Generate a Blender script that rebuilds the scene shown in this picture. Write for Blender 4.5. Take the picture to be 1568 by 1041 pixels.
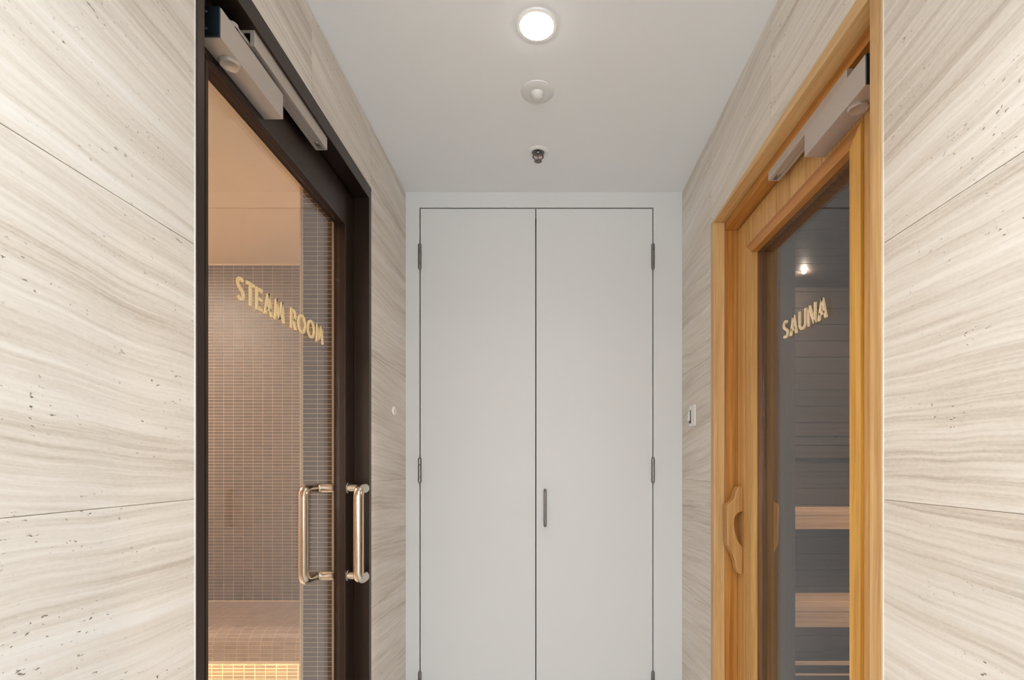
import bpy, bmesh, math, random
from mathutils import Vector, Matrix
random.seed(7)
scene = bpy.context.scene
for o in list(bpy.data.objects):
    bpy.data.objects.remove(o, do_unlink=True)
C = scene.collection
H = 1.24                                   # eye height above the floor

# ------------------------------------------------------------------ camera
cam_d = bpy.data.cameras.new('camera')
cam = bpy.data.objects.new('camera', cam_d)
C.objects.link(cam)
cam.location = (0, 0, H)
cam.rotation_euler = (math.pi / 2, 0, 0)
cam_d.sensor_width = 36.0
cam_d.lens = 800 / 1568 * 36.0
cam_d.shift_x = -(837 - 784) / 1568
cam_d.shift_y = (711 - 520.5) / 1568
cam_d.clip_start = 0.02
scene.camera = cam

# ------------------------------------------------------------------ world, large lights, exposure
world = bpy.data.worlds.new('world')
scene.world = world
world.use_nodes = True
bg = world.node_tree.nodes['Background']
bg.inputs[0].default_value = (0.92, 0.96, 1.0, 1)
bg.inputs[1].default_value = 0.25


def area_light(name, loc, rot, sx, sy, power, color, spread=math.pi):
    d = bpy.data.lights.new(name, 'AREA')
    d.shape = 'RECTANGLE'
    d.size = sx
    d.size_y = sy
    d.energy = power
    d.color = color
    d.spread = spread
    o = bpy.data.objects.new(name, d)
    C.objects.link(o)
    o.location = loc
    o.rotation_euler = rot
    return o


# added area light as daylight from an unseen lobby window, brightens the passage
area_light('added_daylight', (0, -3.35, 1.45), (math.pi / 2, 0, 0), 2.8, 1.9, 48, (0.90, 0.96, 1.0))

vs = scene.view_settings
vs.view_transform = 'Standard'
vs.look = 'None'
vs.gamma = 1.0
vs.use_curve_mapping = False
vs.exposure = 0.88
scene.cycles.max_bounces = 9
scene.cycles.diffuse_bounces = 5
scene.cycles.glossy_bounces = 5
scene.cycles.transparent_max_bounces = 16
scene.cycles.use_denoising = True
scene.cycles.sample_clamp_indirect = 6.0


# ------------------------------------------------------------------ materials
def srgb(r, g, b):
    def f(c):
        c /= 255.0
        return c / 12.92 if c <= 0.04045 else ((c + 0.055) / 1.055) ** 2.4
    return (f(r), f(g), f(b), 1.0)


def new_mat(name):
    m = bpy.data.materials.new(name)
    m.use_nodes = True
    nt = m.node_tree
    for n in list(nt.nodes):
        nt.nodes.remove(n)
    out = nt.nodes.new('ShaderNodeOutputMaterial')
    return m, nt, out


class N:
    """small helper for node trees"""
    def __init__(self, nt):
        self.nt = nt

    def node(self, t, **kw):
        n = self.nt.nodes.new(t)
        for k, v in kw.items():
            setattr(n, k, v)
        return n

    def link(self, a, b):
        self.nt.links.new(a, b)

    def val(self, sock, v):
        if isinstance(v, bpy.types.NodeSocket):
            self.link(v, sock)
        else:
            sock.default_value = v

    def math(self, op, a, b=0.0, c=None, clamp=False):
        n = self.node('ShaderNodeMath', operation=op, use_clamp=clamp)
        self.val(n.inputs[0], a)
        self.val(n.inputs[1], b)
        if c is not None:
            self.val(n.inputs[2], c)
        return n.outputs[0]

    def mix(self, fac, a, b, blend='MIX'):
        n = self.node('ShaderNodeMix', data_type='RGBA', blend_type=blend)
        self.val(n.inputs[0], fac)
        self.val(n.inputs[6], a)
        self.val(n.inputs[7], b)
        return n.outputs[2]

    def noise(self, vec, scale, detail=3.0, rough=0.5, dist=0.0):
        n = self.node('ShaderNodeTexNoise')
        self.link(vec, n.inputs['Vector'])
        n.inputs['Scale'].default_value = scale
        n.inputs['Detail'].default_value = detail
        n.inputs['Roughness'].default_value = rough
        n.inputs['Distortion'].default_value = dist
        return n.outputs[0]

    def ramp(self, fac, stops):
        n = self.node('ShaderNodeValToRGB')
        e = n.color_ramp.elements
        while len(e) < len(stops):
            e.new(0.5)
        for i, (p, c) in enumerate(stops):
            e[i].position = p
            e[i].color = c if len(c) == 4 else (*c, 1)
        self.link(fac, n.inputs[0])
        return n.outputs[0]

    def xyz(self, x, y, z):
        n = self.node('ShaderNodeCombineXYZ')
        for i, v in enumerate((x, y, z)):
            self.val(n.inputs[i], v)
        return n.outputs[0]

    def sep(self, v):
        n = self.node('ShaderNodeSeparateXYZ')
        self.link(v, n.inputs[0])
        return n.outputs


def principled(h, out, color, rough=0.5, metal=0.0, spec=0.5, bump=None, bump_str=0.1, bump_dist=0.002):
    p = h.node('ShaderNodeBsdfPrincipled')
    h.val(p.inputs['Base Color'], color)
    h.val(p.inputs['Roughness'], rough)
    h.val(p.inputs['Metallic'], metal)
    p.inputs['Specular IOR Level'].default_value = spec
    if bump is not None:
        b = h.node('ShaderNodeBump')
        b.inputs['Strength'].default_value = bump_str
        b.inputs['Distance'].default_value = bump_dist
        h.link(bump, b.inputs['Height'])
        h.link(b.outputs[0], p.inputs['Normal'])
    h.link(p.outputs[0], out.inputs[0])
    return p


def paint(name, color, rough=0.55, amount=0.02, spec=0.4):
    m, nt, out = new_mat(name)
    h = N(nt)
    co = h.node('ShaderNodeTexCoord').outputs['Object']
    n = h.noise(co, 9.0, 3)
    col = h.mix(n, tuple(c * (1 - amount) for c in color[:3]) + (1,), tuple(min(1, c * (1 + amount)) for c in color[:3]) + (1,))
    fine = h.noise(co, 320.0, 2)
    principled(h, out, col, rough, 0, spec, fine, 0.04, 0.001)
    return m


def metal(name, color, rough=0.3, metallic=1.0, brush=True):
    m, nt, out = new_mat(name)
    h = N(nt)
    co = h.node('ShaderNodeTexCoord').outputs['Object']
    n = h.noise(co, 60.0, 2)
    r = h.math('MULTIPLY_ADD', n, 0.08, rough - 0.04)
    col = h.mix(n, tuple(c * 0.95 for c in color[:3]) + (1,), color)
    principled(h, out, col, r, metallic)
    return m


def stone(name):
    """pale vein-cut travertine, strata running along the wall"""
    m, nt, out = new_mat(name)
    h = N(nt)
    co = h.node('ShaderNodeTexCoord').outputs['Object']
    rnd = h.node('ShaderNodeObjectInfo').outputs['Random']
    s = h.sep(co)
    off = h.math('MULTIPLY', rnd, 37.0)
    y, z = s[1], s[2]
    tilt = h.math('MULTIPLY_ADD', rnd, 0.12, -0.02)
    zz = h.math('MULTIPLY_ADD', y, tilt, z)
    # slow undulation of the beds
    wv = h.noise(h.xyz(off, h.math('MULTIPLY', y, 2.2), h.math('MULTIPLY', z, 1.6)), 1.0, 2, 0.5)
    zz = h.math('MULTIPLY_ADD', wv, 0.05, zz)
    wv2 = h.noise(h.xyz(off, h.math('MULTIPLY', y, 9.0), h.math('MULTIPLY', z, 9.0)), 1.0, 3, 0.55)
    zz = h.math('MULTIPLY_ADD', wv2, 0.006, zz)
    beds = h.noise(h.xyz(off, h.math('MULTIPLY', y, 0.9), h.math('MULTIPLY', zz, 19.0)), 1.0, 4, 0.62)
    fine = h.noise(h.xyz(off, h.math('MULTIPLY', y, 2.5), h.math('MULTIPLY', zz, 125.0)), 1.0, 3, 0.6)
    grain = h.noise(h.xyz(off, h.math('MULTIPLY', y, 120.0), h.math('MULTIPLY', zz, 330.0)), 1.0, 2, 0.6)
    wide = h.noise(h.xyz(off, h.math('MULTIPLY', y, 0.8), h.math('MULTIPLY', zz, 5.0)), 1.0, 2, 0.5)
    t = h.math('ADD', h.math('MULTIPLY', beds, 0.47), h.math('MULTIPLY', fine, 0.43))
    t = h.math('ADD', t, h.math('MULTIPLY', wide, 0.22))
    t = h.math('ADD', t, h.math('MULTIPLY', grain, 0.12))
    col = h.ramp(t, [(0.36, srgb(172, 155, 138)), (0.48, srgb(195, 181, 166)), (0.57, srgb(214, 203, 190)),
                     (0.67, srgb(227, 218, 207)), (0.82, srgb(238, 233, 226))])
    # scattered pits, flattened along the bedding
    pv = h.xyz(off, h.math('MULTIPLY', y, 95.0), h.math('MULTIPLY', zz, 190.0))
    pit = h.noise(pv, 1.0, 2, 0.5)
    clus = h.noise(h.xyz(off, h.math('MULTIPLY', y, 7.0), h.math('MULTIPLY', zz, 16.0)), 1.0, 2)
    pf = h.math('MULTIPLY', h.math('SUBTRACT', pit, 0.665, clamp=True), 16.0, clamp=True)
    cf = h.math('MULTIPLY', h.math('SUBTRACT', clus, 0.50, clamp=True), 9.0, clamp=True)
    pf = h.math('MULTIPLY', pf, cf, clamp=True)
    col = h.mix(pf, col, srgb(132, 121, 109))
    bump = h.math('SUBTRACT', t, h.math('MULTIPLY', pf, 1.0))
    principled(h, out, col, 0.42, 0, 0.35, bump, 0.18, 0.002)
    return m


def wood(name, light, mid, dark, axis='Z', rough=0.38, scale=1.0, var=0.35):
    m, nt, out = new_mat(name)
    h = N(nt)
    co = h.node('ShaderNodeTexCoord').outputs['Object']
    rnd = h.node('ShaderNodeObjectInfo').outputs['Random']
    s = h.sep(co)
    ax = {'X': 0, 'Y': 1, 'Z': 2}[axis]
    others = [i for i in range(3) if i != ax]
    off = h.math('MULTIPLY', rnd, 29.0)
    a = h.math('ADD', s[others[0]], off)
    b = s[others[1]]
    l = s[ax]
    warp = h.noise(h.xyz(h.math('MULTIPLY', a, 4.0), h.math('MULTIPLY', b, 4.0), h.math('MULTIPLY', l, 1.3)), 1.0, 2)
    a2 = h.math('MULTIPLY_ADD', warp, 0.035, a)
    b2 = h.math('MULTIPLY_ADD', warp, 0.035, b)
    rings = h.noise(h.xyz(h.math('MULTIPLY', a2, 70 * scale), h.math('MULTIPLY', b2, 70 * scale), h.math('MULTIPLY', l, 1.6)), 1.0, 3, 0.6)
    fib = h.noise(h.xyz(h.math('MULTIPLY', a2, 420 * scale), h.math('MULTIPLY', b2, 420 * scale), h.math('MULTIPLY', l, 9.0)), 1.0, 2, 0.6)
    t = h.math('ADD', h.math('MULTIPLY', rings, 0.75), h.math('MULTIPLY', fib, 0.3))
    t = h.math('ADD', t, h.math('MULTIPLY_ADD', rnd, var * 0.3, -var * 0.15))
    col = h.ramp(t, [(0.36, dark), (0.52, mid), (0.70, light)])
    principled(h, out, col, rough, 0, 0.5, t, 0.08, 0.001)
    return m


def glass(name, tint=(1, 1, 1)):
    """thin pane: straight transmission plus Schlick reflection on each of its two faces"""
    m, nt, out = new_mat(name)
    h = N(nt)
    lw = h.node('ShaderNodeLayerWeight')
    lw.inputs['Blend'].default_value = 0.5
    p5 = h.math('POWER', lw.outputs['Facing'], 5.0)
    f = h.math('MULTIPLY_ADD', p5, 0.957, 0.043, clamp=True)
    t = h.node('ShaderNodeBsdfTransparent')
    t.inputs[0].default_value = (*tint, 1)
    g = h.node('ShaderNodeBsdfGlossy')
    g.inputs['Roughness'].default_value = 0.0
    g.inputs[0].default_value = (1, 1, 1, 1)
    mx = h.node('ShaderNodeMixShader')
    h.link(f, mx.inputs[0])
    h.link(t.outputs[0], mx.inputs[1])
    h.link(g.outputs[0], mx.inputs[2])
    h.link(mx.outputs[0], out.inputs[0])
    return m


def emit(name, color, strength):
    m, nt, out = new_mat(name)
    h = N(nt)
    e = h.node('ShaderNodeEmission')
    e.inputs[0].default_value = (*color, 1)
    e.inputs[1].default_value = strength
    h.link(e.outputs[0], out.inputs[0])
    return m


def mosaic(name, a, b, rough=0.2):
    m, nt, out = new_mat(name)
    h = N(nt)
    r = h.node('ShaderNodeNewGeometry').outputs['Random Per Island']
    co = h.node('ShaderNodeTexCoord').outputs['Object']
    n = h.noise(co, 90.0, 2)
    t = h.math('ADD', h.math('MULTIPLY', r, 0.75), h.math('MULTIPLY', n, 0.25))
    principled(h, out, h.mix(t, a, b), rough, 0, 0.5, n, 0.05, 0.001)
    return m


M = {}
M['white'] = paint('ceiling_paint', srgb(238, 239, 239), 0.75, 0.01, 0.2)
M['door_white'] = paint('door_paint', srgb(220, 219, 217), 0.42, 0.008, 0.4)
M['dark'] = paint('dark_void', (0.01, 0.01, 0.01, 1), 0.9)
M['stone'] = stone('travertine')
M['grout'] = paint('grout', srgb(214, 206, 194), 0.8)
M['floor'] = paint('floor_stone', srgb(224, 226, 228), 0.35, 0.08)
M['bronze'] = metal('dark_bronze', srgb(62, 46, 37), 0.34, 0.7)
M['seal'] = paint('sealant', srgb(226, 226, 220), 0.5)
M['silver'] = metal('satin_silver', srgb(196, 184, 174), 0.38, 0.45)
M['closer_end'] = metal('blued_end_cap', srgb(50, 60, 68), 0.35, 0.5)
M['slot'] = paint('slot_black', (0.008, 0.008, 0.008, 1), 0.6)
M['steel'] = metal('brushed_steel', srgb(170, 168, 164), 0.3, 0.95)
M['nickel'] = metal('warm_nickel', srgb(218, 206, 192), 0.2, 1.0)
M['hinge'] = metal('grey_steel', srgb(138, 136, 132), 0.32, 1.0)
M['brass'] = metal('pale_brass', srgb(250, 224, 172), 0.42, 0.1)
M['beige_letter'] = metal('beige_metal', srgb(246, 222, 184), 0.45, 0.1)
M['glass'] = glass('clear_glass', (0.985, 0.99, 0.988))
M['glass_sauna'] = glass('grey_glass', (0.90, 0.91, 0.915))
M['cedar_z'] = wood('honey_cedar_upright', srgb(202, 144, 72), srgb(185, 123, 54), srgb(160, 100, 40), 'Z')
M['board_z'] = wood('door_board', srgb(218, 172, 108), srgb(204, 154, 90), srgb(186, 134, 72), 'Z')
M['bead_z'] = wood('amber_bead_upright', srgb(230, 180, 90), srgb(218, 164, 72), srgb(196, 138, 54), 'Z')
M['bead_y'] = wood('amber_bead_level', srgb(206, 144, 70), srgb(190, 126, 56), srgb(166, 104, 44), 'Y')
M['core_z'] = wood('brown_core', srgb(136, 98, 60), srgb(120, 82, 48), srgb(98, 64, 36), 'Z')
M['cedar_y'] = wood('honey_cedar_level', srgb(202, 144, 72), srgb(185, 123, 54), srgb(160, 100, 40), 'Y')
M['casing_z'] = wood('pale_casing_upright', srgb(222, 182, 126), srgb(206, 162, 104), srgb(186, 138, 82), 'Z', 0.42)
M['casing_y'] = wood('pale_casing_level', srgb(222, 182, 126), srgb(206, 162, 104), srgb(186, 138, 82), 'Y', 0.42)
M['handle_wood'] = wood('handle_wood', srgb(206, 158, 98), srgb(188, 138, 78), srgb(160, 110, 56), 'Z', 0.45)
M['aspen_x'] = wood('sauna_board', srgb(226, 194, 160), srgb(212, 176, 142), srgb(190, 152, 120), 'X', 0.55)
M['wall_x'] = wood('sauna_cladding', srgb(84, 70, 62), srgb(74, 61, 53), srgb(62, 50, 43), 'X', 0.6)
M['wall_z'] = wood('sauna_cladding_upright', srgb(84, 70, 62), srgb(74, 61, 53), srgb(62, 50, 43), 'Z', 0.6)
M['tile'] = mosaic('taupe_mosaic', srgb(96, 82, 74), srgb(118, 101, 91), 0.42)
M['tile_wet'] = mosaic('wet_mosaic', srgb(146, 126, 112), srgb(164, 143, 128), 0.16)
M['tile_grout'] = paint('mosaic_grout', srgb(224, 206, 184), 0.7)
M['plaster'] = paint('peach_plaster', srgb(234, 216, 196), 0.7)
M['pale_trim'] = metal('pale_trim', srgb(222, 206, 184), 0.35, 0.3)
M['plastic'] = paint('white_plastic', srgb(236, 234, 230), 0.35, 0.005, 0.5)
M['plastic_warm'] = paint('warm_plastic', srgb(224, 222, 218), 0.45, 0.005, 0.5)
M['lamp'] = emit('lamp_glow', (1.0, 0.93, 0.84), 12.0)
M['led'] = emit('led_glow', (1.0, 0.74, 0.38), 80.0)
M['added_sauna_led'] = emit('added_sauna_led_glow', (1.0, 0.45, 0.25), 45.0)
M['bulb'] = emit('sauna_bulb_glow', (1.0, 0.80, 0.62), 1300.0)
M['ring'] = paint('pale_ring', srgb(248, 238, 224), 0.35)
M['sprinkler'] = metal('chrome_dark', srgb(120, 116, 112), 0.25, 0.9)


# ------------------------------------------------------------------ mesh helpers
def link_obj(name, me, mat, parent=None, smooth=False):
    o = bpy.data.objects.new(name, me)
    C.objects.link(o)
    if mat is not None:
        if not me.materials:
            me.materials.append(M[mat])
    if parent is not None:
        o.parent = parent
        # meshes are written in room coordinates
        o.matrix_parent_inverse = Matrix.Translation(-parent.location)
    if smooth:
        for p in me.polygons:
            p.use_smooth = True
    return o


def from_bm(name, bm, mat, parent=None, smooth=False):
    bmesh.ops.recalc_face_normals(bm, faces=bm.faces)
    me = bpy.data.meshes.new(name)
    bm.to_mesh(me)
    bm.free()
    return link_obj(name, me, mat, parent, smooth)


def add_box(bm, x0, x1, y0, y1, z0, z1, bev=0.0):
    r = bmesh.ops.create_cube(bm, size=1.0)
    vs_ = r['verts']
    sx, sy, sz = x1 - x0, y1 - y0, z1 - z0
    for v in vs_:
        v.co = Vector((x0 + (v.co.x + .5) * sx, y0 + (v.co.y + .5) * sy, z0 + (v.co.z + .5) * sz))
    if bev > 0:
        es = list({e for v in vs_ for e in v.link_edges})
        bmesh.ops.bevel(bm, geom=es, offset=bev, segments=2, affect='EDGES', profile=0.5)


def box(name, b, mat, parent=None, bev=0.0):
    bm = bmesh.new()
    add_box(bm, *b, bev=bev)
    return from_bm(name, bm, mat, parent)


def boxes(name, bs, mat, parent=None, bev=0.0):
    bm = bmesh.new()
    for b in bs:
        add_box(bm, *b, bev=bev)
    return from_bm(name, bm, mat, parent)


def add_prism(bm, pts, a0, a1, to3):
    """pts: 2-D outline; to3(u, v, a) places it; extruded a0..a1"""
    n = len(pts)
    f = [bm.verts.new(to3(u, v, a0)) for u, v in pts]
    k = [bm.verts.new(to3(u, v, a1)) for u, v in pts]
    bm.faces.new(f)
    bm.faces.new(list(reversed(k)))
    for i in range(n):
        j = (i + 1) % n
        bm.faces.new((f[j], f[i], k[i], k[j]))


def add_lathe(bm, prof, center, axis='Z', seg=32):
    """prof: (radius, along) pairs"""
    c = Vector(center)
    rings = []
    for r, t in prof:
        ring = []
        if r < 1e-6:
            p = {'Z': Vector((0, 0, t)), 'X': Vector((t, 0, 0)), 'Y': Vector((0, t, 0))}[axis]
            ring = [bm.verts.new(c + p)]
        else:
            for i in range(seg):
                a = 2 * math.pi * i / seg
                u, v = r * math.cos(a), r * math.sin(a)
                p = {'Z': Vector((u, v, t)), 'X': Vector((t, u, v)), 'Y': Vector((u, t, v))}[axis]
                ring.append(bm.verts.new(c + p))
        rings.append(ring)
    for A, B in zip(rings, rings[1:]):
        for i in range(seg):
            j = (i + 1) % seg
            q = [A[i % len(A)], A[j % len(A)], B[j % len(B)], B[i % len(B)]]
            u = []
            for v in q:
                if v not in u:
                    u.append(v)
            if len(u) > 2:
                try:
                    bm.faces.new(u)
                except ValueError:
                    pass


def lathe(name, prof, center, mat, parent=None, axis='Z', seg=32, smooth=True):
    bm = bmesh.new()
    add_lathe(bm, prof, center, axis, seg)
    o = from_bm(name, bm, mat, parent, smooth)
    if smooth:
        sharp(o)
    return o


def sharp(o, angle=40):
    md = o.modifiers.new('edge_split', 'EDGE_SPLIT')
    md.split_angle = math.radians(angle)


def add_tube(bm, pts, r, seg=16, cap=True):
    pts = [Vector(p) for p in pts]
    t0 = (pts[1] - pts[0]).normalized()
    up = Vector((0, 0, 1)) if abs(t0.z) < 0.9 else Vector((1, 0, 0))
    n = (up - t0 * up.dot(t0)).normalized()
    rings = []
    for i, p in enumerate(pts):
        if i == 0:
            t = (pts[1] - pts[0])
        elif i == len(pts) - 1:
            t = (pts[-1] - pts[-2])
        else:
            t = (pts[i + 1] - pts[i]).normalized() + (pts[i] - pts[i - 1]).normalized()
        t.normalize()
        n = (n - t * n.dot(t)).normalized()
        b = t.cross(n)
        rings.append([bm.verts.new(p + r * (math.cos(2 * math.pi * k / seg) * n + math.sin(2 * math.pi * k / seg) * b)) for k in range(seg)])
    for A, B in zip(rings, rings[1:]):
        for k in range(seg):
            j = (k + 1) % seg
            bm.faces.new((A[k], A[j], B[j], B[k]))
    if cap:
        bm.faces.new(list(reversed(rings[0])))
        bm.faces.new(rings[-1])


def rounded_path(pts, r, n=7):
    """polyline with its inner corners rounded"""
    pts = [Vector(p) for p in pts]
    out = [pts[0]]
    for a, b, c in zip(pts, pts[1:], pts[2:]):
        d1 = (a - b)
        d2 = (c - b)
        rr = min(r, d1.length * 0.49, d2.length * 0.49)
        p1 = b + d1.normalized() * rr
        p2 = b + d2.normalized() * rr
        for i in range(n + 1):
            t = i / n
            out.append((1 - t) ** 2 * p1 + 2 * t * (1 - t) * b + t * t * p2)
    out.append(pts[-1])
    return out


def thing(name, loc, label=None, cat=None, group=None, kind=None):
    o = bpy.data.objects.new(name, None)
    C.objects.link(o)
    o.location = loc
    o.empty_display_size = 0.05
    tag(o, label, cat, group, kind)
    return o


def tag(o, label=None, cat=None, group=None, kind=None):
    if label:
        o['label'] = label
    if cat:
        o['category'] = cat
    if group:
        o['group'] = group
    if kind:
        o['kind'] = kind
    return o


# ------------------------------------------------------------------ dimensions
XL, XR = -0.626, 0.602                 # stone faces of the passage
YB = 2.319                             # face of the closet doors
ZC = H + 1.209                         # ceiling
Y0 = -0.60                             # passage opens into the lobby here
SC = H + 1.09                          # steam room ceiling
SAC = H + 1.00                         # sauna ceiling

# ------------------------------------------------------------------ structure
tag(box('floor', (-2.75, 2.45, -3.5, 3.2, -0.1, 0.0), 'floor'), 'pale stone floor of the passage', 'floor', kind='structure')
tag(box('ceiling', (XL - 0.12, XR + 0.15, Y0, YB + 0.12, ZC, ZC + 0.1), 'white'), 'flat white painted ceiling of the passage', 'ceiling', kind='structure')

# unseen lobby behind the camera: white walls, window added to light the passage
tag(boxes('wall_lobby', [(-2.4, XL - 0.114, Y0 - 0.1, Y0 - 0.005, 0, ZC), (XR + 0.15, 2.3, Y0 - 0.1, Y0 - 0.005, 0, ZC),
                         (-2.5, -2.4, -3.5, Y0, 0, ZC), (2.3, 2.4, -3.5, Y0, 0, ZC),
                         (-2.5, 2.4, -3.5, -3.4, 0, 0.45), (-2.5, 2.4, -3.5, -3.4, 2.42, ZC),
                         (-2.5, -1.45, -3.5, -3.4, 0.45, 2.42), (1.45, 2.4, -3.5, -3.4, 0.45, 2.42)], 'white'),
    'unseen white lobby walls behind the passage with added window opening', 'wall', kind='structure')
tag(box('ceiling_lobby', (-2.5, 2.4, -3.5, Y0 - 0.0005, ZC + 0.0005, ZC + 0.1), 'white'), 'white lobby ceiling behind the passage', 'ceiling', kind='structure')


def tile_mesh(corners, x_face, x_back, gap=0.0006):
    """corners: (y, z) of one slab, inset by the joint; mesh about its own centre. Returns mesh, centre."""
    cy = sum(c[0] for c in corners) / len(corners)
    cz = sum(c[1] for c in corners) / len(corners)
    pts = []
    for y, z in corners:
        dy = -gap if y > cy else gap
        dz = -gap if z > cz else gap
        pts.append((y + dy - cy, z + dz - cz))
    bm = bmesh.new()
    add_prism(bm, pts, x_face, x_back, lambda u, v, a: Vector((a, u, v)))
    es = [e for e in bm.edges if all(abs(v.co.x - x_face) < 1e-6 for v in e.verts)]
    bmesh.ops.bevel(bm, geom=es, offset=0.0004, segments=1, affect='EDGES')
    bmesh.ops.recalc_face_normals(bm, faces=bm.faces)
    me = bpy.data.meshes.new('stone_tile')
    bm.to_mesh(me)
    bm.free()
    return me, Vector((0, cy, cz))


def stone_wall(name, x_face, sgn, ycols, zrows, open_y, open_top, label):
    """sgn: -1 left wall (solid lies towards -X), +1 right wall"""
    xb0 = x_face + sgn * 0.0022
    xb1 = x_face + sgn * 0.112
    a, b = min(xb0, xb1), max(xb0, xb1)
    far_z, near_z = open_top
    w = boxes(name, [(a, b, Y0, open_y[0], 0, ZC), (a, b, open_y[1], YB, 0, ZC),
                     (a, b, open_y[0], open_y[1], max(far_z, near_z) + 0.002, ZC)], 'grout')
    tag(w, label, 'wall', kind='structure')
    for y0, y1 in zip(ycols, ycols[1:]):
        over = y0 >= open_y[0] - 1e-4 and y1 <= open_y[1] + 1e-4
        for z0, z1 in zip(zrows, zrows[1:]):
            lo0 = lo1 = z0
            if over:
                def edge(y):
                    t = (y - open_y[0]) / (open_y[1] - open_y[0])
                    return near_z + t * (far_z - near_z)
                lo0, lo1 = max(z0, edge(y0)), max(z0, edge(y1))
                if z1 <= max(edge(y0), edge(y1)):
                    continue
            me, c = tile_mesh([(y0, lo0), (y1, lo1), (y1, z1), (y0, z1)], 0.0, sgn * 0.0021)
            o = link_obj('stone_tile', me, 'stone', w)
            o.location = Vector((x_face, c.y, c.z))
    return w


LO_Y = (0.931, 1.858)
LO_Z = H + 0.981
wall_left = stone_wall('wall_left', XL, -1, [-0.6, 0.005, 0.468, 0.931, 1.394, 1.858, YB],
                       [0, 0.272, 0.725, 1.178, 1.631, 2.084, ZC], LO_Y, (LO_Z, LO_Z),
                       'stone-clad wall holding the steam room door')
RO_Y = (0.935, 1.907)
RO_Z = (H + 0.877, H + 0.901)            # far, near: the casing is not quite level with the stone
wall_right = stone_wall('wall_right', XR, 1, [-0.6, 0.01, 0.472, 0.935, 1.404, 1.907, YB],
                        [0, 0.265, 0.720, 1.177, 1.635, 2.092, ZC], RO_Y, RO_Z,
                        'stone-clad wall holding the sauna door')

# ---- end wall with the closet doors
LX0, LXG, LX1 = -0.5650, -0.0480, 0.4745
LZT = H + 1.1405
wall_back = boxes('wall_back', [(XL, LX0, YB, YB + 0.10, 0, ZC), (LX1, XR, YB, YB + 0.10, 0, ZC), (LX0, LX1, YB, YB + 0.10, LZT, ZC)], 'door_white')
tag(wall_back, 'white painted surround of the closet doors at the passage end', 'wall', kind='structure')
tag(boxes('wall_closet', [(XL - 0.1, XR + 0.1, YB + 0.55, YB + 0.6, 0, ZC), (XL - 0.1, XL - 0.05, YB + 0.1, YB + 0.55, 0, ZC),
                          (XR + 0.05, XR + 0.1, YB + 0.1, YB + 0.55, 0, ZC), (XL - 0.05, XR + 0.05, YB + 0.1, YB + 0.55, ZC - 0.02, ZC + 0.02)], 'dark'),
    'dark closet interior behind the white doors', 'wall', kind='structure')


def hinge(parent, x, z):
    bm = bmesh.new()
    r, hgt = 0.0078, 0.108
    y = YB - 0.0045
    n = 3
    cuts = [0, 0.024, 0.079, 0.108]
    for a, b in zip(cuts, cuts[1:]):
        add_lathe(bm, [(0, a + .0006), (r * .8, a + .0006), (r, a + .0018), (r, b - .0018), (r * .8, b - .0006), (0, b - .0006)], (x, y, z - hgt / 2), 'Z', 14)
    add_lathe(bm, [(0, -0.004), (r * .7, -0.002), (r * .8, 0.0005), (r * .8, hgt - .0005), (r * .7, hgt + .002), (0, hgt + .004)], (x, y, z - hgt / 2), 'Z', 14)
    o = from_bm('hinge', bm, 'hinge', parent, True)
    sharp(o)
    return o


leaf_a = thing('door_1', ((LX0 + LXG) / 2, YB, 0), 'white closet door leaf without a handle, beside the steam room', 'door', kind='structure')
box('panel', (LX0 + 0.005, LXG - 0.0022, YB + 0.002, YB + 0.042, 0.012, LZT - 0.005), 'door_white', leaf_a, 0.0012)
leaf_b = thing('door_2', ((LX1 + LXG) / 2, YB, 0), 'white closet door leaf with a steel bar pull, beside the sauna', 'door', kind='structure')
box('panel', (LXG + 0.0022, LX1 - 0.004, YB + 0.002, YB + 0.042, 0.012, LZT - 0.005), 'door_white', leaf_b, 0.0012)
for zr in (0.921, -0.026, -0.972):
    hinge(leaf_a, LX0 + 0.003, H + zr)
    hinge(leaf_b, LX1 - 0.003, H + zr)
# bar pull
bm = bmesh.new()
px = -0.0066
add_tube(bm, rounded_path([(px, YB + 0.003, H - 0.114), (px, YB - 0.030, H - 0.114), (px, YB - 0.030, H - 0.269), (px, YB + 0.003, H - 0.269)], 0.010, 6), 0.0066, 14)
sharp(from_bm('bar_pull', bm, 'hinge', leaf_b, True))

# ------------------------------------------------------------------ steam room shell
SX0, SX1 = -2.60, -0.738               # X extent
SYF, SYN = 2.84, 0.30
tag(boxes('wall_steam_room', [(SX0 - 0.1, SX0, SYN - 0.1, SYF + 0.1, 0, SC), (SX0, SX1, SYN - 0.1, SYN, 0, SC), (SX0, SX1, SYF + 0.012, SYF + 0.1, 0, SC)], 'tile_grout'),
    'tiled walls around the steam room', 'wall', kind='structure')
tag(box('ceiling_steam_room', (SX0 - 0.1, SX1, SYN - 0.1, SYF + 0.1, SC, SC + 0.08), 'plaster'), 'peach plaster ceiling inside the steam room', 'ceiling', kind='structure')

TU, TV = 0.0530, 0.01735


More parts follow.
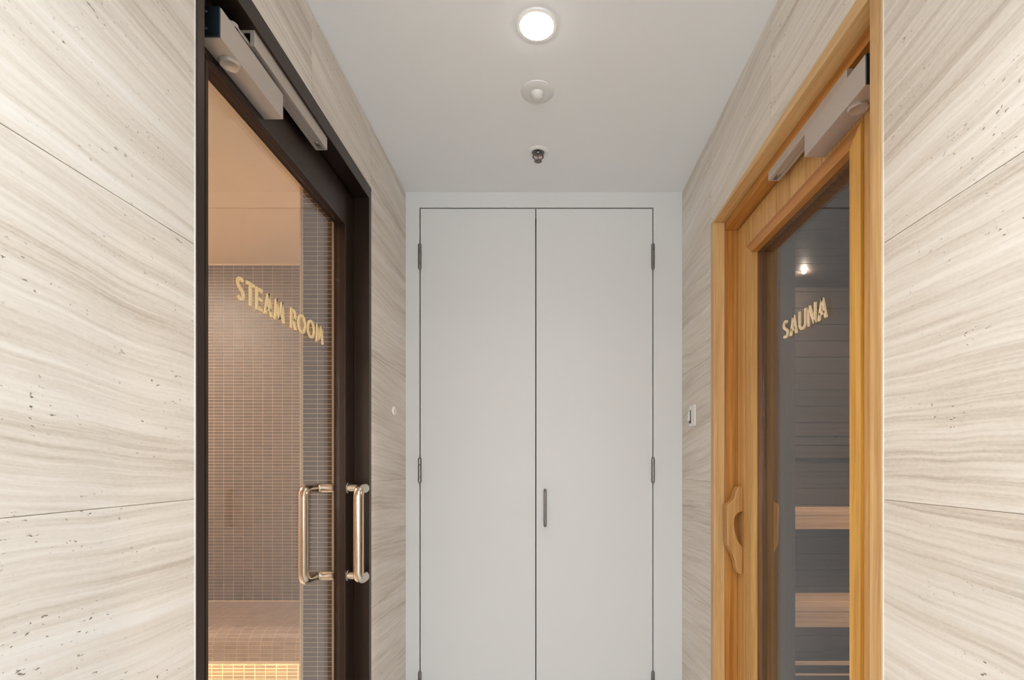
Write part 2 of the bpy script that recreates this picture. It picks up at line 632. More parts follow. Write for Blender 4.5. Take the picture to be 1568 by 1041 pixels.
def tile_patch(name, parent, origin, u, v, nrm, nu, nv, mat='tile', depth=0.0011, gu=0.0026, gv=0.0024):
    """running grid of small mosaic tiles, each its own little raised block"""
    o_, u, v, nrm = Vector(origin), Vector(u), Vector(v), Vector(nrm)
    vv, ff = [], []
    for j in range(nv):
        for i in range(nu):
            p = o_ + u * (i * TU + gu / 2) + v * (j * TV + gv / 2)
            q = [p, p + u * (TU - gu), p + u * (TU - gu) + v * (TV - gv), p + v * (TV - gv)]
            cx = sum(q, Vector()) / 4
            d = [nrm * (depth + random.uniform(-.0003, .0003)) for _ in range(4)]
            top = [cx + (a - cx) * 1.0 + dd for a, dd in zip(q, d)]
            b = len(vv)
            vv += [tuple(a) for a in q] + [tuple(a) for a in top]
            ff.append((b + 4, b + 5, b + 6, b + 7))
            for k in range(4):
                m2 = (k + 1) % 4
                ff.append((b + k, b + m2, b + 4 + m2, b + 4 + k))
    me = bpy.data.meshes.new(name)
    me.from_pydata(vv, [], ff)
    ob = link_obj(name, me, mat, parent)
    ob['kind'] = 'stuff'
    return ob


wsf = box('wall_steam_far', (SX0, -0.893, SYF, SYF + 0.012, 0, SC), 'tile_grout')
tag(wsf, 'far steam room wall of taupe mosaic seen through the glass', 'wall', kind='structure')
nrow = int((SC - 0.505) / TV)
tile_patch('mosaic_tiles', wsf, (-2.55, SYF, 0.500), (1, 0, 0), (0, 0, 1), (0, -1, 0), 31, nrow)
PY = 1.90
pier = box('wall_steam_pier', (-0.893, SX1, PY, SYF + 0.012, 0, SC), 'tile_grout')
tag(pier, 'mosaic pier next to the steam room door', 'wall', kind='structure')
tile_patch('mosaic_tiles', pier, (-0.893 + 0.007, PY, 0.02), (1, 0, 0), (0, 0, 1), (0, -1, 0), 2, int((SC - 0.03) / TV))
tile_patch('mosaic_tiles', pier, (-0.893 + 0.007 + 2 * TU, PY, 0.02), (1, 0, 0), (0, 0, 1), (0, -1, 0), 1, int((SC - 0.03) / TV), gu=0.020)
box('corner_trim', (-0.8965, -0.8905, PY - 0.004, PY + 0.006, 0.02, SC - 0.001), 'pale_trim', pier, 0.001)

# steam bench, rounded nose, recessed riser with a light strip
bench = thing('steam_bench', (-1.745, 2.5, 0), 'built-in bench of taupe mosaic with rounded nose inside steam room', 'bench')
BZ = H - 0.733
BF, RN = 2.326, 0.082
bx0, bx1 = SX0 + 0.01, -0.9045
prof = [(SYF - 0.001, BZ - 0.010)]
prof += [(2.60, BZ - 0.010)]
for k in range(0, 9):
    a = math.pi / 2 * k / 8
    prof.append((BF + RN - RN * math.sin(a), BZ - 0.005 - RN + (RN - 0.005) * math.cos(a)))
prof += [(BF, BZ - 0.154), (BF + 0.05, BZ - 0.154), (2.574, BZ - 0.154), (2.574, 0.002), (SYF - 0.001, 0.002)]
bm = bmesh.new()
add_prism(bm, prof, bx0, bx1, lambda u, v, a: Vector((a, u, v)))
from_bm('core', bm, 'tile_grout', bench)
# tiles follow the top, the nose and the front
path = [(SYF - 0.006, BZ - 0.010), (BF + RN, BZ - 0.010)]
for k in range(1, 25):
    a = math.pi / 2 * k / 24
    path.append((BF + RN - RN * math.sin(a), BZ - 0.005 - RN + (RN - 0.005) * math.cos(a)))
path.append((BF, BZ - 0.153))


def along(path, s):
    for (y0, z0), (y1, z1) in zip(path, path[1:]):
        L = math.hypot(y1 - y0, z1 - z0)
        if s <= L:
            t = s / L
            return y0 + t * (y1 - y0), z0 + t * (z1 - z0)
        s -= L
    return path[-1]


total = sum(math.hypot(b[0] - a[0], b[1] - a[1]) for a, b in zip(path, path[1:]))
vv, ff = [], []
j = 0
while (j + 1) * TV < total:
    ya, za = along(path, j * TV + 0.0013)
    yb, zb = along(path, (j + 1) * TV - 0.0013)
    ty, tz = yb - ya, zb - za
    L = math.hypot(ty, tz)
    ny, nz = tz / L, -ty / L
    if nz < 0 and abs(nz) > 0.5:
        ny, nz = -ny, -nz
    for i in range(int((bx1 - bx0) / TU)):
        x0 = bx1 - (i + 1) * TU + 0.0013
        x1 = bx1 - i * TU - 0.0013
        d = 0.0011
        b = len(vv)
        for (yy, z_) in ((ya, za), (yb, zb)):
            vv += [(x0, yy, z_), (x1, yy, z_)]
        for (yy, z_) in ((ya, za), (yb, zb)):
            vv += [(x0, yy + ny * d, z_ + nz * d), (x1, yy + ny * d, z_ + nz * d)]
        ff += [(b + 4, b + 5, b + 7, b + 6), (b, b + 1, b + 5, b + 4), (b + 1, b + 3, b + 7, b + 5), (b + 3, b + 2, b + 6, b + 7), (b + 2, b, b + 4, b + 6)]
    j += 1
me = bpy.data.meshes.new('mosaic_tiles')
me.from_pydata(vv, [], ff)
ob = link_obj('mosaic_tiles', me, 'tile_wet', bench)
ob['kind'] = 'stuff'
tile_patch('mosaic_tiles', bench, (-2.55, 2.574, 0.01), (1, 0, 0), (0, 0, 1), (0, -1, 0), 31, int((BZ - 0.165) / TV))
box('light_strip', (bx0 + 0.02, bx1 - 0.02, BF + 0.075, BF + 0.087, BZ - 0.161, BZ - 0.1545), 'led', bench)

# unseen warm lamp added to light the steam room, hidden by the door jamb
st = thing('ceiling_light', (-2.2, 1.95, SC), 'added unseen round warm downlight in the steam room ceiling', 'ceiling light', 'ceiling lights')
lathe('trim_ring', [(0.045, 0), (0.060, 0), (0.058, -0.005), (0.046, -0.006), (0.045, 0)], (-2.2, 1.95, SC), 'plastic', st)
M['added_steam_lamp'] = emit('added_steam_lamp_glow', (1.0, 0.84, 0.69), 850.0)
lathe('lens', [(0, -0.012), (0.025, -0.010), (0.045, -0.001), (0.045, 0.0), (0, 0.0)], (-2.2, 1.95, SC), 'added_steam_lamp', st)

# ------------------------------------------------------------------ steam room door
XD, XG, XK = -0.676, -0.699, -0.7155   # door face, glass, door back
HI = H + 0.936                         # underside of the frame head
fr = thing('trim_1', (-0.68, 1.394, 0), 'dark bronze metal frame around the steam room door', 'door frame', kind='structure')
box('jamb', (-0.737, XL + 0.003, 1.834, 1.858, 0, HI), 'bronze', fr, 0.0008)
box('jamb', (-0.737, XL + 0.003, 0.931, 0.9521, 0, HI), 'bronze', fr, 0.0008)
box('head', (-0.737, XL + 0.003, 0.931, 1.858, HI, LO_Z), 'bronze', fr, 0.0008)
box('stop', (-0.737, -0.7185, 1.814, 1.8335, 0, HI - 0.0005), 'bronze', fr, 0.0008)
boxes('sealant', [(XL - 0.002, XL + 0.0012, 0.9285, 0.9308, 0, LO_Z), (XL - 0.002, XL + 0.0012, 1.8582, 1.8600, 0, LO_Z)], 'seal', fr)

sd = thing('door_3', (-0.697, 1.394, 0), 'bronze-framed glass door of the steam room', 'door', kind='structure')
GY0, GY1 = 1.030, 1.756
GZ0, GZ1 = 0.16, H + 0.812
box('stile', (XK, XD, GY1, 1.8305, 0.008, HI - 0.006), 'bronze', sd, 0.0012)
box('stile', (XK, XD, 0.9555, GY0, 0.008, HI - 0.006), 'bronze', sd, 0.0012)
box('rail', (XK, XD, GY0 + 0.0002, GY1 - 0.0002, GZ1, HI - 0.006), 'bronze', sd, 0.0012)
box('rail', (XK, XD, GY0 + 0.0002, GY1 - 0.0002, 0.008, GZ0), 'bronze', sd, 0.0012)
boxes('glazing_bead', [(XD - 0.004, XD + 0.003, GY1 - 0.010, GY1 - 0.0005, GZ0 + 0.010, GZ1 - 0.010), (XD - 0.004, XD + 0.003, GY0 + 0.0005, GY0 + 0.010, GZ0 + 0.010, GZ1 - 0.010),
                       (XD - 0.004, XD + 0.003, GY0 + 0.0005, GY1 - 0.0005, GZ1 - 0.010, GZ1 - 0.0005), (XD - 0.004, XD + 0.003, GY0 + 0.0005, GY1 - 0.0005, GZ0 + 0.0005, GZ0 + 0.010)], 'bronze', sd, 0.001)
box('glass_pane', (XG - 0.003, XG + 0.003, GY0 + 0.0005, GY1 - 0.0005, GZ0 + 0.0005, GZ1 - 0.0005), 'glass', sd)


def pull(parent, x_base, sgn, y, yo, standoff, z0, z1, r):
    """offset tube pull: two posts out from the stile, the grip set back towards the hinges"""
    bm = bmesh.new()
    xe = x_base + sgn * standoff
    pts = rounded_path([(x_base, y, z1), (xe, y, z1), (xe, yo, z1), (xe, yo, z0), (xe, y, z0), (x_base, y, z0)], 0.030, 8)
    add_tube(bm, pts, r, 20)
    o = from_bm('pull_handle', bm, 'nickel', parent, True)
    sharp(o)
    bm = bmesh.new()
    for z in (z0, z1):
        add_lathe(bm, [(0, 0), (r * 1.14, 0), (r * 1.14, sgn * 0.004), (r, sgn * 0.0055), (r, sgn * 0.007)], (x_base, y, z), 'X', 24)
    c = from_bm('collar', bm, 'nickel', o, True)
    sharp(c)
    return o


pull(sd, XD, 1, 1.770, 1.694, 0.066, H - 0.376, H - 0.080, 0.0163)
pull(sd, XK, -1, 1.770, 1.680, 0.066, H - 0.376, H - 0.080, 0.0163)


# ------------------------------------------------------------------ raised lettering
def arc(cx, cy, rx, ry, a0, a1, n=16):
    return [(cx + rx * math.cos(math.radians(a0 + (a1 - a0) * i / n)), cy + ry * math.sin(math.radians(a0 + (a1 - a0) * i / n))) for i in range(n + 1)]


W = 0.13


def ribbon(center, w=W, closed=False):
    """list of quads along a centre line"""
    n = len(center)
    L, R = [], []
    for i, p in enumerate(center):
        a = center[i - 1] if (i > 0 or closed) else p
        b = center[(i + 1) % n] if (i < n - 1 or closed) else p
        tx, ty = b[0] - a[0], b[1] - a[1]
        l = math.hypot(tx, ty) or 1
        nx, ny = -ty / l, tx / l
        L.append((p[0] + nx * w / 2, p[1] + ny * w / 2))
        R.append((p[0] - nx * w / 2, p[1] - ny * w / 2))
    return L, R


def bar(x0, y0, x1, y1, w=W):
    return [(x0, y0), (x0 + w, y0), (x1 + w, y1), (x1, y1)]


def rect(x0, y0, x1, y1):
    return [(x0, y0), (x1, y0), (x1, y1), (x0, y1)]


def glyph(ch):
    """-> (advance, polygons, ribbons) in cap heights"""
    if ch == 'S':
        s = arc(0.29, 0.735, 0.205, 0.185, 35, 235, 14) + arc(0.30, 0.275, 0.215, 0.195, 68, -145, 18)
        return 0.60, [], [(s, False)]
    if ch == 'T':
        return 0.58, [rect(0, 0.85, 0.58, 1), rect(0.29 - W / 2, 0, 0.29 + W / 2, 0.86)], []
    if ch == 'E':
        return 0.53, [rect(0, 0, W, 1), rect(W - .01, 0, 0.53, 0.15), rect(W - .01, 0.43, 0.50, 0.575), rect(W - .01, 0.85, 0.53, 1)], []
    if ch == 'A':
        return 0.76, [bar(0, 0, 0.295, 1, 0.17), bar(0.59, 0, 0.295, 1, 0.17), rect(0.16, 0.22, 0.60, 0.35)], []
    if ch == 'M':
        return 0.98, [bar(0, 0, 0.135, 1, 0.15), bar(0.83, 0, 0.695, 1, 0.15), bar(0.415, 0.12, 0.135, 1, 0.15), bar(0.415, 0.12, 0.695, 1, 0.15)], []
    if ch == 'R':
        bowl = [(0.1, 0.925)] + arc(0.30, 0.70, 0.215, 0.225, 90, -90, 14) + [(0.1, 0.475)]
        return 0.62, [rect(0, 0, W, 1), bar(0.44, 0, 0.21, 0.50, 0.18)], [(bowl, False)]
    if ch == 'O':
        return 0.94, [], [(arc(0.47, 0.5, 0.385, 0.43, 0, 360, 36)[:-1], True)]
    if ch == 'U':
        u = [(W / 2, 1)] + arc(0.345, 0.345, 0.345 - W / 2, 0.345 - W / 2, 180, 360, 16) + [(0.69 - W / 2, 1)]
        return 0.69, [], [(u, False)]
    if ch == 'N':
        return 0.72, [rect(0, 0, W, 1), rect(0.72 - W, 0, 0.72, 1), [(0, 1), (0.20, 1), (0.72, 0), (0.52, 0)]], []
    return 0.34, [], []


def lettering(parent, text, cap, length, place, a0, a1, mat):
    gap = 0.165
    adv = [glyph(c)[0] for c in text]
    w = sum(adv) + gap * (len(text) - 1)
    k = length / w                       # horizontal unit
    x = 0.0
    for c, ad in zip(text, adv):
        _, polys, ribs = glyph(c)
        if polys or ribs:
            bm = bmesh.new()
            to3 = lambda u, v, a, x=x: place((x + u) * k, v * cap, a)
            for p in polys:
                add_prism(bm, p, a0, a1, to3)
            for cen, closed in ribs:
                L, R = ribbon(cen, W, closed)
                n = len(L)
                rows = [[bm.verts.new(to3(*L[i], a0)), bm.verts.new(to3(*R[i], a0)), bm.verts.new(to3(*R[i], a1)), bm.verts.new(to3(*L[i], a1))] for i in range(n)]
                for i in range(n if closed else n - 1):
                    A, B = rows[i], rows[(i + 1) % n]
                    for q in range(4):
                        q2 = (q + 1) % 4
                        bm.faces.new((A[q], A[q2], B[q2], B[q]))
                if not closed:
                    bm.faces.new(rows[0])
                    bm.faces.new(list(reversed(rows[-1])))
            from_bm('letter', bm, mat, parent)
        x += ad + gap


ss = thing('door_sign', (-0.692, 1.166, H + 0.370), 'raised gold letters reading STEAM ROOM on the glass door', 'sign')
lettering(ss, 'STEAM ROOM', 0.0545, 0.452, lambda u, v, a: Vector((a, 1.166 + u, H + 0.370 + v)), XG + 0.0045, XG + 0.0088, 'brass')


# ------------------------------------------------------------------ door closers
def closer(sgn, xd, zb, zt, y0, y1, depth, track_z, track_y, loc, label, zt_top):
    """sgn +1: steam room side (passage lies towards +X), -1: sauna side"""
    t = thing('door_closer', loc, label, 'door closer', 'overhead door closers')
    xf = xd + sgn * depth
    a, b = min(xd + sgn * 0.0006, xf), max(xd + sgn * 0.0006, xf)
    body = box('body', (a, b, y0 + 0.004, y1, zb, zt), 'silver', t, 0.0012)
    cap = box('end_cap', (a + 0.0006, b - 0.0006, y0, y0 + 0.0038, zb + 0.0006, zt - 0.0006), 'closer_end', t, 0.0008)
    for zz in (zb + 0.016, zt - 0.010):
        lathe('screw', [(0, -0.0012), (0.0024, -0.0010), (0.0028, 0.0002)], ((a + b) / 2 - sgn * 0.004, y0, zz), 'steel', cap, 'Y', 12)
    # round cover of the lower spindle
    yc = y0 + 0.068
    xc = xd + sgn * (depth * 0.52)
    sc_ = lathe('spindle_cover', [(0, -0.0030), (0.009, -0.0034), (0.0145, -0.0052), (0.0180, -0.0058), (0.0200, -0.0042), (0.0206, 0.0004)], (xc, yc, zb), 'silver', t)
    # spindle and arm above
    lathe('spindle', [(0, -0.001), (0.0095, -0.001), (0.0095, track_z - zt + 0.012), (0, track_z - zt + 0.012)], (xc, y0 + 0.075, zt), 'closer_end', t, seg=20)
    # U-shaped slide track, open downwards
    tx = sorted((xd + sgn * 0.014, xd + sgn * 0.047))
    tz0, tz1 = track_z, zt_top
    tr = boxes('track', [(tx[0], tx[0] + 0.0095, track_y[0], track_y[1], tz0, tz1), (tx[1] - 0.0095, tx[1], track_y[0], track_y[1], tz0, tz1),
                         (tx[0] + 0.0095, tx[1] - 0.0095, track_y[0], track_y[1], tz1 - 0.006, tz1),
                         (tx[0], tx[1], track_y[1], track_y[1] + 0.003, tz0, tz1)], 'silver', t, 0.0006)
    box('slot', (tx[0] + 0.0096, tx[1] - 0.0096, track_y[0] + 0.001, track_y[1] - 0.001, tz1 - 0.008, tz1 - 0.0061), 'slot', tr)
    bm = bmesh.new()
    xm = (tx[0] + tx[1]) / 2
    ya, yb_ = y0 + 0.075, track_y[1] - 0.030
    zz0, zz1 = tz0 + 0.001, tz0 + 0.0075
    w = 0.0058
    pts = [(xc - 0.011, ya), (xc + 0.011, ya), (xm + w, ya + 0.05), (xm + w, yb_), (xm - w, yb_), (xm - w, ya + 0.05)]
    add_prism(bm, pts, zz0, zz1, lambda u, v, a_: Vector((u, v, a_)))
    add_lathe(bm, [(0, 0), (0.0125, 0), (0.0125, zz1 - zz0 + 0.002), (0, zz1 - zz0 + 0.002)], (xc, ya, zz0), 'Z', 20)
    from_bm('arm', bm, 'silver', t)
    lathe('slider', [(0, 0), (0.0062, 0), (0.0066, 0.001), (0.0066, 0.004), (0, 0.004)], (xm, yb_ + 0.004, tz0 - 0.0012), 'steel', t, seg=16)
    return t


closer(1, XD, H + 0.825, H + 0.884, 1.007, 1.250, 0.046, H + 0.9005, (1.125, 1.495), (-0.655, 1.13, H + 0.825),
       'long metal closer at the top of the steam room door', HI - 0.0005)

# ------------------------------------------------------------------ fitting beside the steam door
rg = thing('wall_button', (XL, 2.136, H + 0.219), 'small round pale metal button ring on the stone beside the steam room', 'button')
lathe('ring', [(0.0105, 0.0002), (0.0105, 0.006), (0.0135, 0.0078), (0.0175, 0.006), (0.0198, 0.0002)], (XL, 2.136, H + 0.219), 'ring', rg, axis='X')
lathe('button', [(0, 0.0035), (0.0085, 0.0035), (0.0098, 0.0025), (0.0098, 0.0002), (0, 0.0002)], (XL, 2.136, H + 0.219), 'steel', rg, axis='X')

# ------------------------------------------------------------------ sauna shell
AX0, AX1 = 0.755, 2.30
AYF, AYN = 2.95, 0.30
wsa = boxes('wall_sauna', [(AX1, AX1 + 0.1, AYN - 0.1, AYF + 0.1, 0, SAC), (AX0, AX1, AYN - 0.1, AYN, 0, SAC)], 'wall_z')
tag(wsa, 'dark timber side walls of the sauna', 'wall', kind='structure')
tag(box('ceiling_sauna', (AX0, AX1 + 0.1, AYN - 0.1, AYF + 0.1, SAC + 0.012, SAC + 0.09), 'wall_x'), 'timber ceiling inside the sauna', 'ceiling', kind='structure')
ce = bpy.data.objects['ceiling_sauna']
yy = AYN + 0.004
while yy < AYF - 0.02:
    y2 = min(yy + 0.092, AYF - 0.016)
    box('ceiling_board', (AX0 + 0.002, AX1 - 0.002, yy, y2 - 0.003, SAC, SAC + 0.0115), 'wall_x', ce, 0.0015)
    yy += 0.092
wsb = box('wall_sauna_far', (AX0, AX1, AYF, AYF + 0.08, 0, SAC), 'dark')
tag(wsb, 'far sauna wall of horizontal boards seen through the glass', 'wall', kind='structure')
zz = 0.004
while zz < SAC - 0.02:
    z2 = min(zz + 0.092, SAC - 0.002)
    box('wall_board', (0.936, AX1 - 0.002, AYF - 0.014, AYF - 0.0005, zz, z2 - 0.003), 'wall_x', wsb, 0.0015)
    zz += 0.092
PSY = 1.965
psa = box('wall_sauna_pier', (AX0, 0.934, PSY, AYF - 0.016, 0, SAC), 'dark')
tag(psa, 'boarded pier next to the sauna door', 'wall', kind='structure')
xx = AX0 + 0.001
for x1 in (0.80, 0.866, 0.932):
    box('wall_board', (xx, x1 - 0.0025, PSY - 0.013, PSY - 0.0005, 0.002, SAC - 0.002), 'wall_z', psa, 0.0015)
    xx = x1


def sauna_bench(label, y0, y1, zt, fascia, slats, th=0.026, grp='sauna benches'):
    t = thing('sauna_bench', (1.6, (y0 + y1) / 2, 0), label, 'bench', grp)
    x0, x1 = 0.945, AX1 - 0.006
    w = (y1 - y0) / slats
    for i in range(slats):
        box('slat', (x0, x1, y0 + i * w, y0 + (i + 1) * w - 0.010, zt - th, zt), 'aspen_x', t, 0.003)
    if fascia > 0:
        box('fascia', (x0, x1, y0 + 0.003, y0 + 0.023, zt - 0.0265 - fascia, zt - 0.0265), 'aspen_x', t, 0.002)
    for xs in (x0 + 0.03, (x0 + x1) / 2, x1 - 0.07):
        box('bearer', (xs, xs + 0.04, y0 + 0.033, y1 - 0.012, zt - 0.086, zt - th - 0.0005), 'aspen_x', t, 0.001)
        box('leg', (xs, xs + 0.04, y0 + 0.045, y0 + 0.085, 0.001, zt - 0.0865), 'aspen_x', t, 0.001)
    return t


sauna_bench('upper pale slatted sauna bench, at chest height behind the glass', 2.655, 2.925, H - 0.235, 0.068, 3)
mid_bench = sauna_bench('middle pale slatted sauna bench with a deep front board', 2.43, 2.70, H - 0.660, 0.072, 3)
for z0, z1 in ((-0.946, -0.930), (-0.995, -0.989)):
    box('foot_board', (0.945, AX1 - 0.006, 2.4615, 2.4745, H + z0, H + z1), 'aspen_x', mid_bench, 0.001)
br = thing('slatted_back_support', (1.6, AYF - 0.03, H + 0.03), 'dim backrest of three horizontal boards above upper sauna bench', 'backrest')
for z0, z1 in ((0.036, 0.100), (0.108, 0.150), (0.158, 0.226)):
    box('slat', (0.945, AX1 - 0.006, AYF - 0.055, AYF - 0.033, H + z0, H + z1), 'wall_x', br, 0.002)
for xs in (1.05, 1.62, 2.2):
    box('batten', (xs, xs + 0.04, AYF - 0.0325, AYF - 0.0145, H + 0.034, H + 0.228), 'wall_z', br)
box('light_strip', (1.00, 1.24, AYF - 0.0325, AYF - 0.020, H + 0.038, H + 0.046), 'added_sauna_led', br)  # added hidden strip that makes the warm glow on the wall above the bench

LX, LY = 1.335, 2.71
sl = thing('ceiling_light', (LX, LY, SAC), 'tiny bright warm spot lamp glowing inside the sauna', 'ceiling light', 'ceiling lights')
lathe('trim_ring', [(0.0095, 0), (0.014, 0), (0.0135, -0.002), (0.0098, -0.0025), (0.0095, 0)], (LX, LY, SAC), 'bronze', sl, seg=20)
lathe('lens', [(0, -0.009), (0.005, -0.008), (0.0085, -0.004), (0.0092, 0), (0, 0)], (LX, LY, SAC), 'bulb', sl, seg=20)

s2 = thing('ceiling_light', (1.95, 1.55, SAC), 'added unseen warm lamp in the sauna ceiling near the door', 'ceiling light', 'ceiling lights')  # lamp added out of view to brighten the benches
lathe('trim_ring', [(0.030, 0), (0.040, 0), (0.039, -0.004), (0.031, -0.005), (0.030, 0)], (1.95, 1.55, SAC), 'bronze', s2, seg=24)
M['added_sauna_lamp'] = emit('added_sauna_lamp_glow', (1.0, 0.76, 0.56), 1900.0)
lathe('lens', [(0, -0.010), (0.018, -0.008), (0.030, -0.001), (0.030, 0), (0, 0)], (1.95, 1.55, SAC), 'added_sauna_lamp', s2, seg=24)

# ------------------------------------------------------------------ sauna door frame
FD = 0.682                              # face of the sauna door
HS = H + 0.866                          # underside of the head casing
HT = H + 0.838                          # underside of the inner head
tf = thing('trim_2', (0.66, 1.42, 0), 'honey timber frame around the sauna door', 'door frame', kind='structure')


def head_piece(name, x0, x1, zb, mat):
    bm = bmesh.new()
    add_prism(bm, [(RO_Y[0], zb), (RO_Y[1], zb), (RO_Y[1], RO_Z[0] - 0.0012), (RO_Y[0], RO_Z[1] - 0.0012)], x0, x1, lambda u, v, a: Vector((a, u, v)))
    return from_bm(name, bm, mat, tf)


head_piece('head', XR - 0.003, 0.6375, HS, 'casing_y')
box('inner_head', (0.6385, 0.752, 0.9695, 1.8695, HT, H + 0.8765), 'cedar_y', tf, 0.0008)
box('jamb', (XR - 0.003, 0.6375, 1.870, 1.907, 0, HS - 0.0005), 'casing_z', tf, 0.0012)
box('jamb', (XR - 0.003, 0.6375, 0.935, 0.969, 0, HS - 0.0005), 'casing_z', tf, 0.0012)
box('inner_jamb', (0.6385, 0.752, 1.8705, 1.907, 0, H + 0.8765), 'cedar_z', tf, 0.0008)
box('inner_jamb', (0.6385, 0.752, 0.935, 0.9685, 0, H + 0.8765), 'cedar_z', tf, 0.0008)
boxes('sealant', [(XR - 0.0012, XR + 0.002, 0.9325, 0.9348, 0, RO_Z[1])], 'seal', tf)

# ------------------------------------------------------------------ sauna door
dr = thing('door_4', (0.715, 1.42, 0), 'honey cedar sauna door with tall glass pane and vertical boards', 'door', kind='structure')
AY0, AY1 = 1.166, 1.727                 # glass opening
AZ0, AZ1 = 0.30, H + 0.702
MW = 0.041                              # bead width
DT = HT - 0.004
DN, DF = 0.973, 1.8665
boxes('core', [(FD + 0.016, 0.751, DN, AY0, 0.01, DT), (FD + 0.016, 0.751, AY1, DF, 0.01, DT),
               (FD + 0.016, 0.751, AY0, AY1, AZ1, DT), (FD + 0.016, 0.751, AY0, AY1, 0.01, AZ0)], 'core_z', dr)
seams = [DF, 1.800, 1.718, 1.632, 1.550, 1.466, 1.381, 1.296, 1.211, 1.1249, 1.040, DN]
OZ = AZ1 + 0.036
for s1, s0 in zip(seams, seams[1:]):
    g = 0.0012
    a, b = s0 + g, s1 - g
    if a > AY1 + MW - 0.001 or b < AY0 - MW + 0.002:
        box('board', (FD, FD + 0.0155, a, b, 0.012, DT), 'board_z', dr, 0.0014)
    else:
        lo, hi = a, b
        # boards cut away round the opening
        if b > AY1 + MW:
            box('board', (FD, FD + 0.0155, AY1 + MW + g, b, 0.012, DT), 'board_z', dr, 0.0014)
            hi = AY1 + MW - g
        if a < AY0 - MW:
            lo = AY0 - MW + g
        box('board', (FD, FD + 0.0155, lo, hi, OZ + 0.001, DT), 'board_z', dr, 0.0014)
        box('board', (FD, FD + 0.0155, lo, hi, 0.012, AZ0 - 0.04), 'board_z', dr, 0.0014)


def bead(name, pts, a0, a1, mat):
    bm = bmesh.new()
    add_prism(bm, pts, a0, a1, lambda u, v, a: Vector((a, u, v)))
    return from_bm(name, bm, mat, dr)


y0, y1, z0, z1 = AY0 - MW, AY1 + MW, AZ0 - 0.038, OZ
for a0, a1 in ((FD - 0.006, FD + 0.0150),):
    bead('bead', [(AY1, AZ0), (y1, z0), (y1, z1), (AY1, AZ1)], a0, a1, 'board_z')
    bead('bead', [(AY0, AZ1), (y0, z1), (y0, z0), (AY0, AZ0)], a0, a1, 'bead_z')
    bead('bead', [(AY1, AZ1), (y1, z1), (y0, z1), (AY0, AZ1)], a0, a1, 'bead_y')
    bead('bead', [(AY0, AZ0), (y0, z0), (y1, z0), (AY1, AZ0)], a0, a1, 'bead_y')
GX = 0.716
box('glass_pane', (GX - 0.003, GX + 0.003, AY0 + 0.0003, AY1 - 0.0003, AZ0 + 0.0003, AZ1 - 0.0003), 'glass_sauna', dr)

# carved wooden handle: outline measured from its stile side
HP = [(1137.7, 744.4), (1130.0, 745.5), (1126.7, 752.9), (1125.0, 761.0), (1121.5, 767.0), (1117.5, 770.3), (1112.9, 772.4),
      (1112.7, 785.0), (1113.2, 805.0), (1113.6, 828.0), (1114.5, 835.0), (1117.6, 841.0), (1122.0, 849.0), (1126.0, 860.0), (1127.5, 872.0),
      (1129.5, 877.0), (1137.7, 880.2), (1137.7, 838.0), (1133.0, 832.0), (1129.0, 824.0), (1126.0, 814.0), (1124.4, 803.0),
      (1125.0, 794.0), (1127.5, 788.5), (1131.5, 784.8), (1137.7, 783.0)]
prof = [((1137.7 - a) / 441.0, (711.0 - b) / 441.0) for a, b in HP]
for sgn, xb in ((-1, FD - 0.0002), (1, 0.7512)):
    bm = bmesh.new()
    add_prism(bm, prof, 1.8145, 1.852, lambda u, v, a: Vector((xb + sgn * u, a, H + v)))
    o = from_bm('wooden_handle', bm, 'handle_wood', dr)
    md = o.modifiers.new('bevel', 'BEVEL')
    md.width = 0.003
    md.segments = 2
    md.limit_method = 'ANGLE'

sa = thing('door_sign', (0.712, 1.569, H + 0.373), 'raised beige letters reading SAUNA on the glass pane', 'sign')
lettering(sa, 'SAUNA', 0.0550, 0.246, lambda u, v, a: Vector((a, 1.567 - u, H + 0.373 + v)), GX - 0.0045, GX - 0.0088, 'beige_letter')

closer(-1, FD, H + 0.7515, H + 0.8125, 1.031, 1.279, 0.051, H + 0.8120, (1.105, 1.494), (0.655, 1.15, H + 0.7515),
       'long metal closer at the top of the wooden sauna door', HT - 0.0005)

# ------------------------------------------------------------------ switch plate beside the sauna
sw = thing('light_switch', (XR, 2.15, H + 0.2), 'white rocker switch plate on the stone beside the sauna door', 'switch')
box('plate', (XR - 0.006, XR - 0.0002, 2.104, 2.190, H + 0.156, H + 0.243), 'plastic', sw, 0.002)
box('recess', (XR - 0.0066, XR - 0.0055, 2.158, 2.182, H + 0.170, H + 0.224), 'slot', sw)
bm = bmesh.new()
add_prism(bm, [(XR - 0.0068, H + 0.182), (XR - 0.0150, H + 0.182), (XR - 0.0090, H + 0.222), (XR - 0.0068, H + 0.222)], 2.170, 2.186, lambda u, v, a: Vector((u, a, v)))
from_bm('rocker', bm, 'plastic', sw)

# ------------------------------------------------------------------ ceiling fittings
def downlight(x, y, label, power, color):
    t = thing('ceiling_light', (x, y, ZC), label, 'ceiling light', 'ceiling lights')
    lathe('trim_ring', [(0.0455, 0), (0.0565, 0), (0.0545, -0.004), (0.0462, -0.005), (0.0455, 0)], (x, y, ZC), 'plastic', t)
    lathe('lens', [(0, -0.017), (0.012, -0.0165), (0.024, -0.0145), (0.035, -0.0105), (0.043, -0.004), (0.0455, 0), (0, 0)], (x, y, ZC), 'lamp', t)
    d = bpy.data.lights.new('beam', 'SPOT')
    d.energy = power
    d.color = color
    d.spot_size = math.radians(138)
    d.spot_blend = 0.9
    d.shadow_soft_size = 0.04
    o = bpy.data.objects.new('beam', d)
    C.objects.link(o)
    o.parent = t
    o.location = (0, 0, -0.022)
    return t


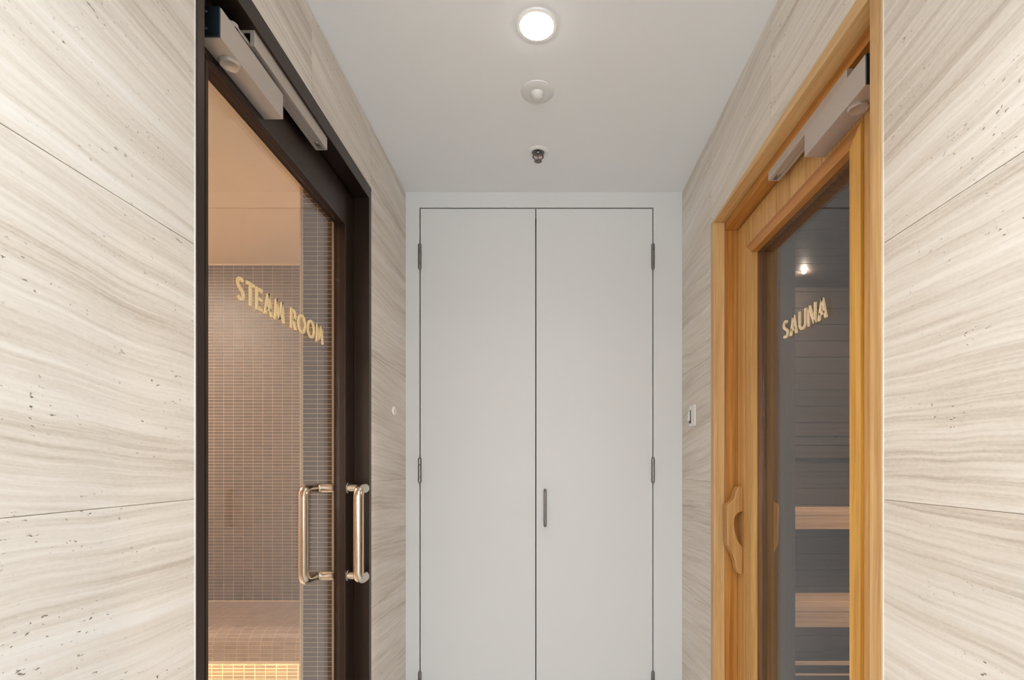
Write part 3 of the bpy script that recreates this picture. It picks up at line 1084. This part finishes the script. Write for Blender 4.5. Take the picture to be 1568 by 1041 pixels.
downlight(-0.027, 1.437, 'brilliant round downlight in the passage ceiling', 5.5, (1.0, 0.92, 0.82))
downlight(-0.027, 0.12, 'added unseen round downlight in the passage ceiling, above the viewer', 57.0, (0.85, 0.935, 1.0))  # out of view, added to light the near walls

x, y = -0.030, 1.697
ms = thing('motion_sensor', (x, y, ZC), 'flat round white sensor with a small dome, on the ceiling', 'sensor')
lathe('base', [(0, -0.006), (0.026, -0.006), (0.034, -0.0068), (0.047, -0.0045), (0.053, -0.002), (0.054, 0), (0, 0)], (x, y, ZC), 'plastic_warm', ms, seg=48)
lathe('dome', [(0, -0.0215), (0.007, -0.0208), (0.0135, -0.0185), (0.0185, -0.0148), (0.0218, -0.0098), (0.023, -0.0062), (0, -0.0062)], (x, y, ZC), 'plastic_warm', ms)

x, y = -0.033, 2.02
sp = thing('fire_sprinkler', (x, y, ZC), 'small metal fire sprinkler head in a white ceiling ring', 'sprinkler')
lathe('escutcheon', [(0.024, -0.0006), (0.0265, -0.006), (0.034, -0.0055), (0.039, -0.002), (0.040, 0), (0.024, 0)], (x, y, ZC), 'plastic', sp, seg=40)
lathe('body', [(0, -0.0002), (0.0235, -0.0002), (0.0235, -0.004), (0.013, -0.008), (0.012, -0.011), (0.008, -0.012), (0, -0.012)], (x, y, ZC), 'sprinkler', sp)
bm = bmesh.new()
for s in (-1, 1):
    add_tube(bm, rounded_path([(x + s * 0.010, y, ZC - 0.010), (x + s * 0.0205, y, ZC - 0.018), (x + s * 0.017, y, ZC - 0.027), (x + s * 0.002, y, ZC - 0.033)], 0.010, 5), 0.0026, 8)
add_tube(bm, [(x, y, ZC - 0.030), (x, y, ZC - 0.0365)], 0.0045, 10)
sharp(from_bm('frame_arms', bm, 'sprinkler', sp, True))
M['bulb_red'] = paint('bulb_red', srgb(150, 60, 50), 0.15)
lathe('glass_bulb', [(0, -0.012), (0.0017, -0.013), (0.0022, -0.020), (0.0017, -0.029), (0, -0.030)], (x, y, ZC), 'bulb_red', sp, seg=10)
bm = bmesh.new()
n = 24
pts = []
for i in range(n * 2):
    a = math.pi * i / n
    r = 0.0155 if i % 4 < 2 else 0.0120
    pts.append((r * math.cos(a), r * math.sin(a)))
add_prism(bm, pts, ZC - 0.0380, ZC - 0.0365, lambda u, v, a: Vector((x + u, y + v, a)))
from_bm('deflector', bm, 'sprinkler', sp)
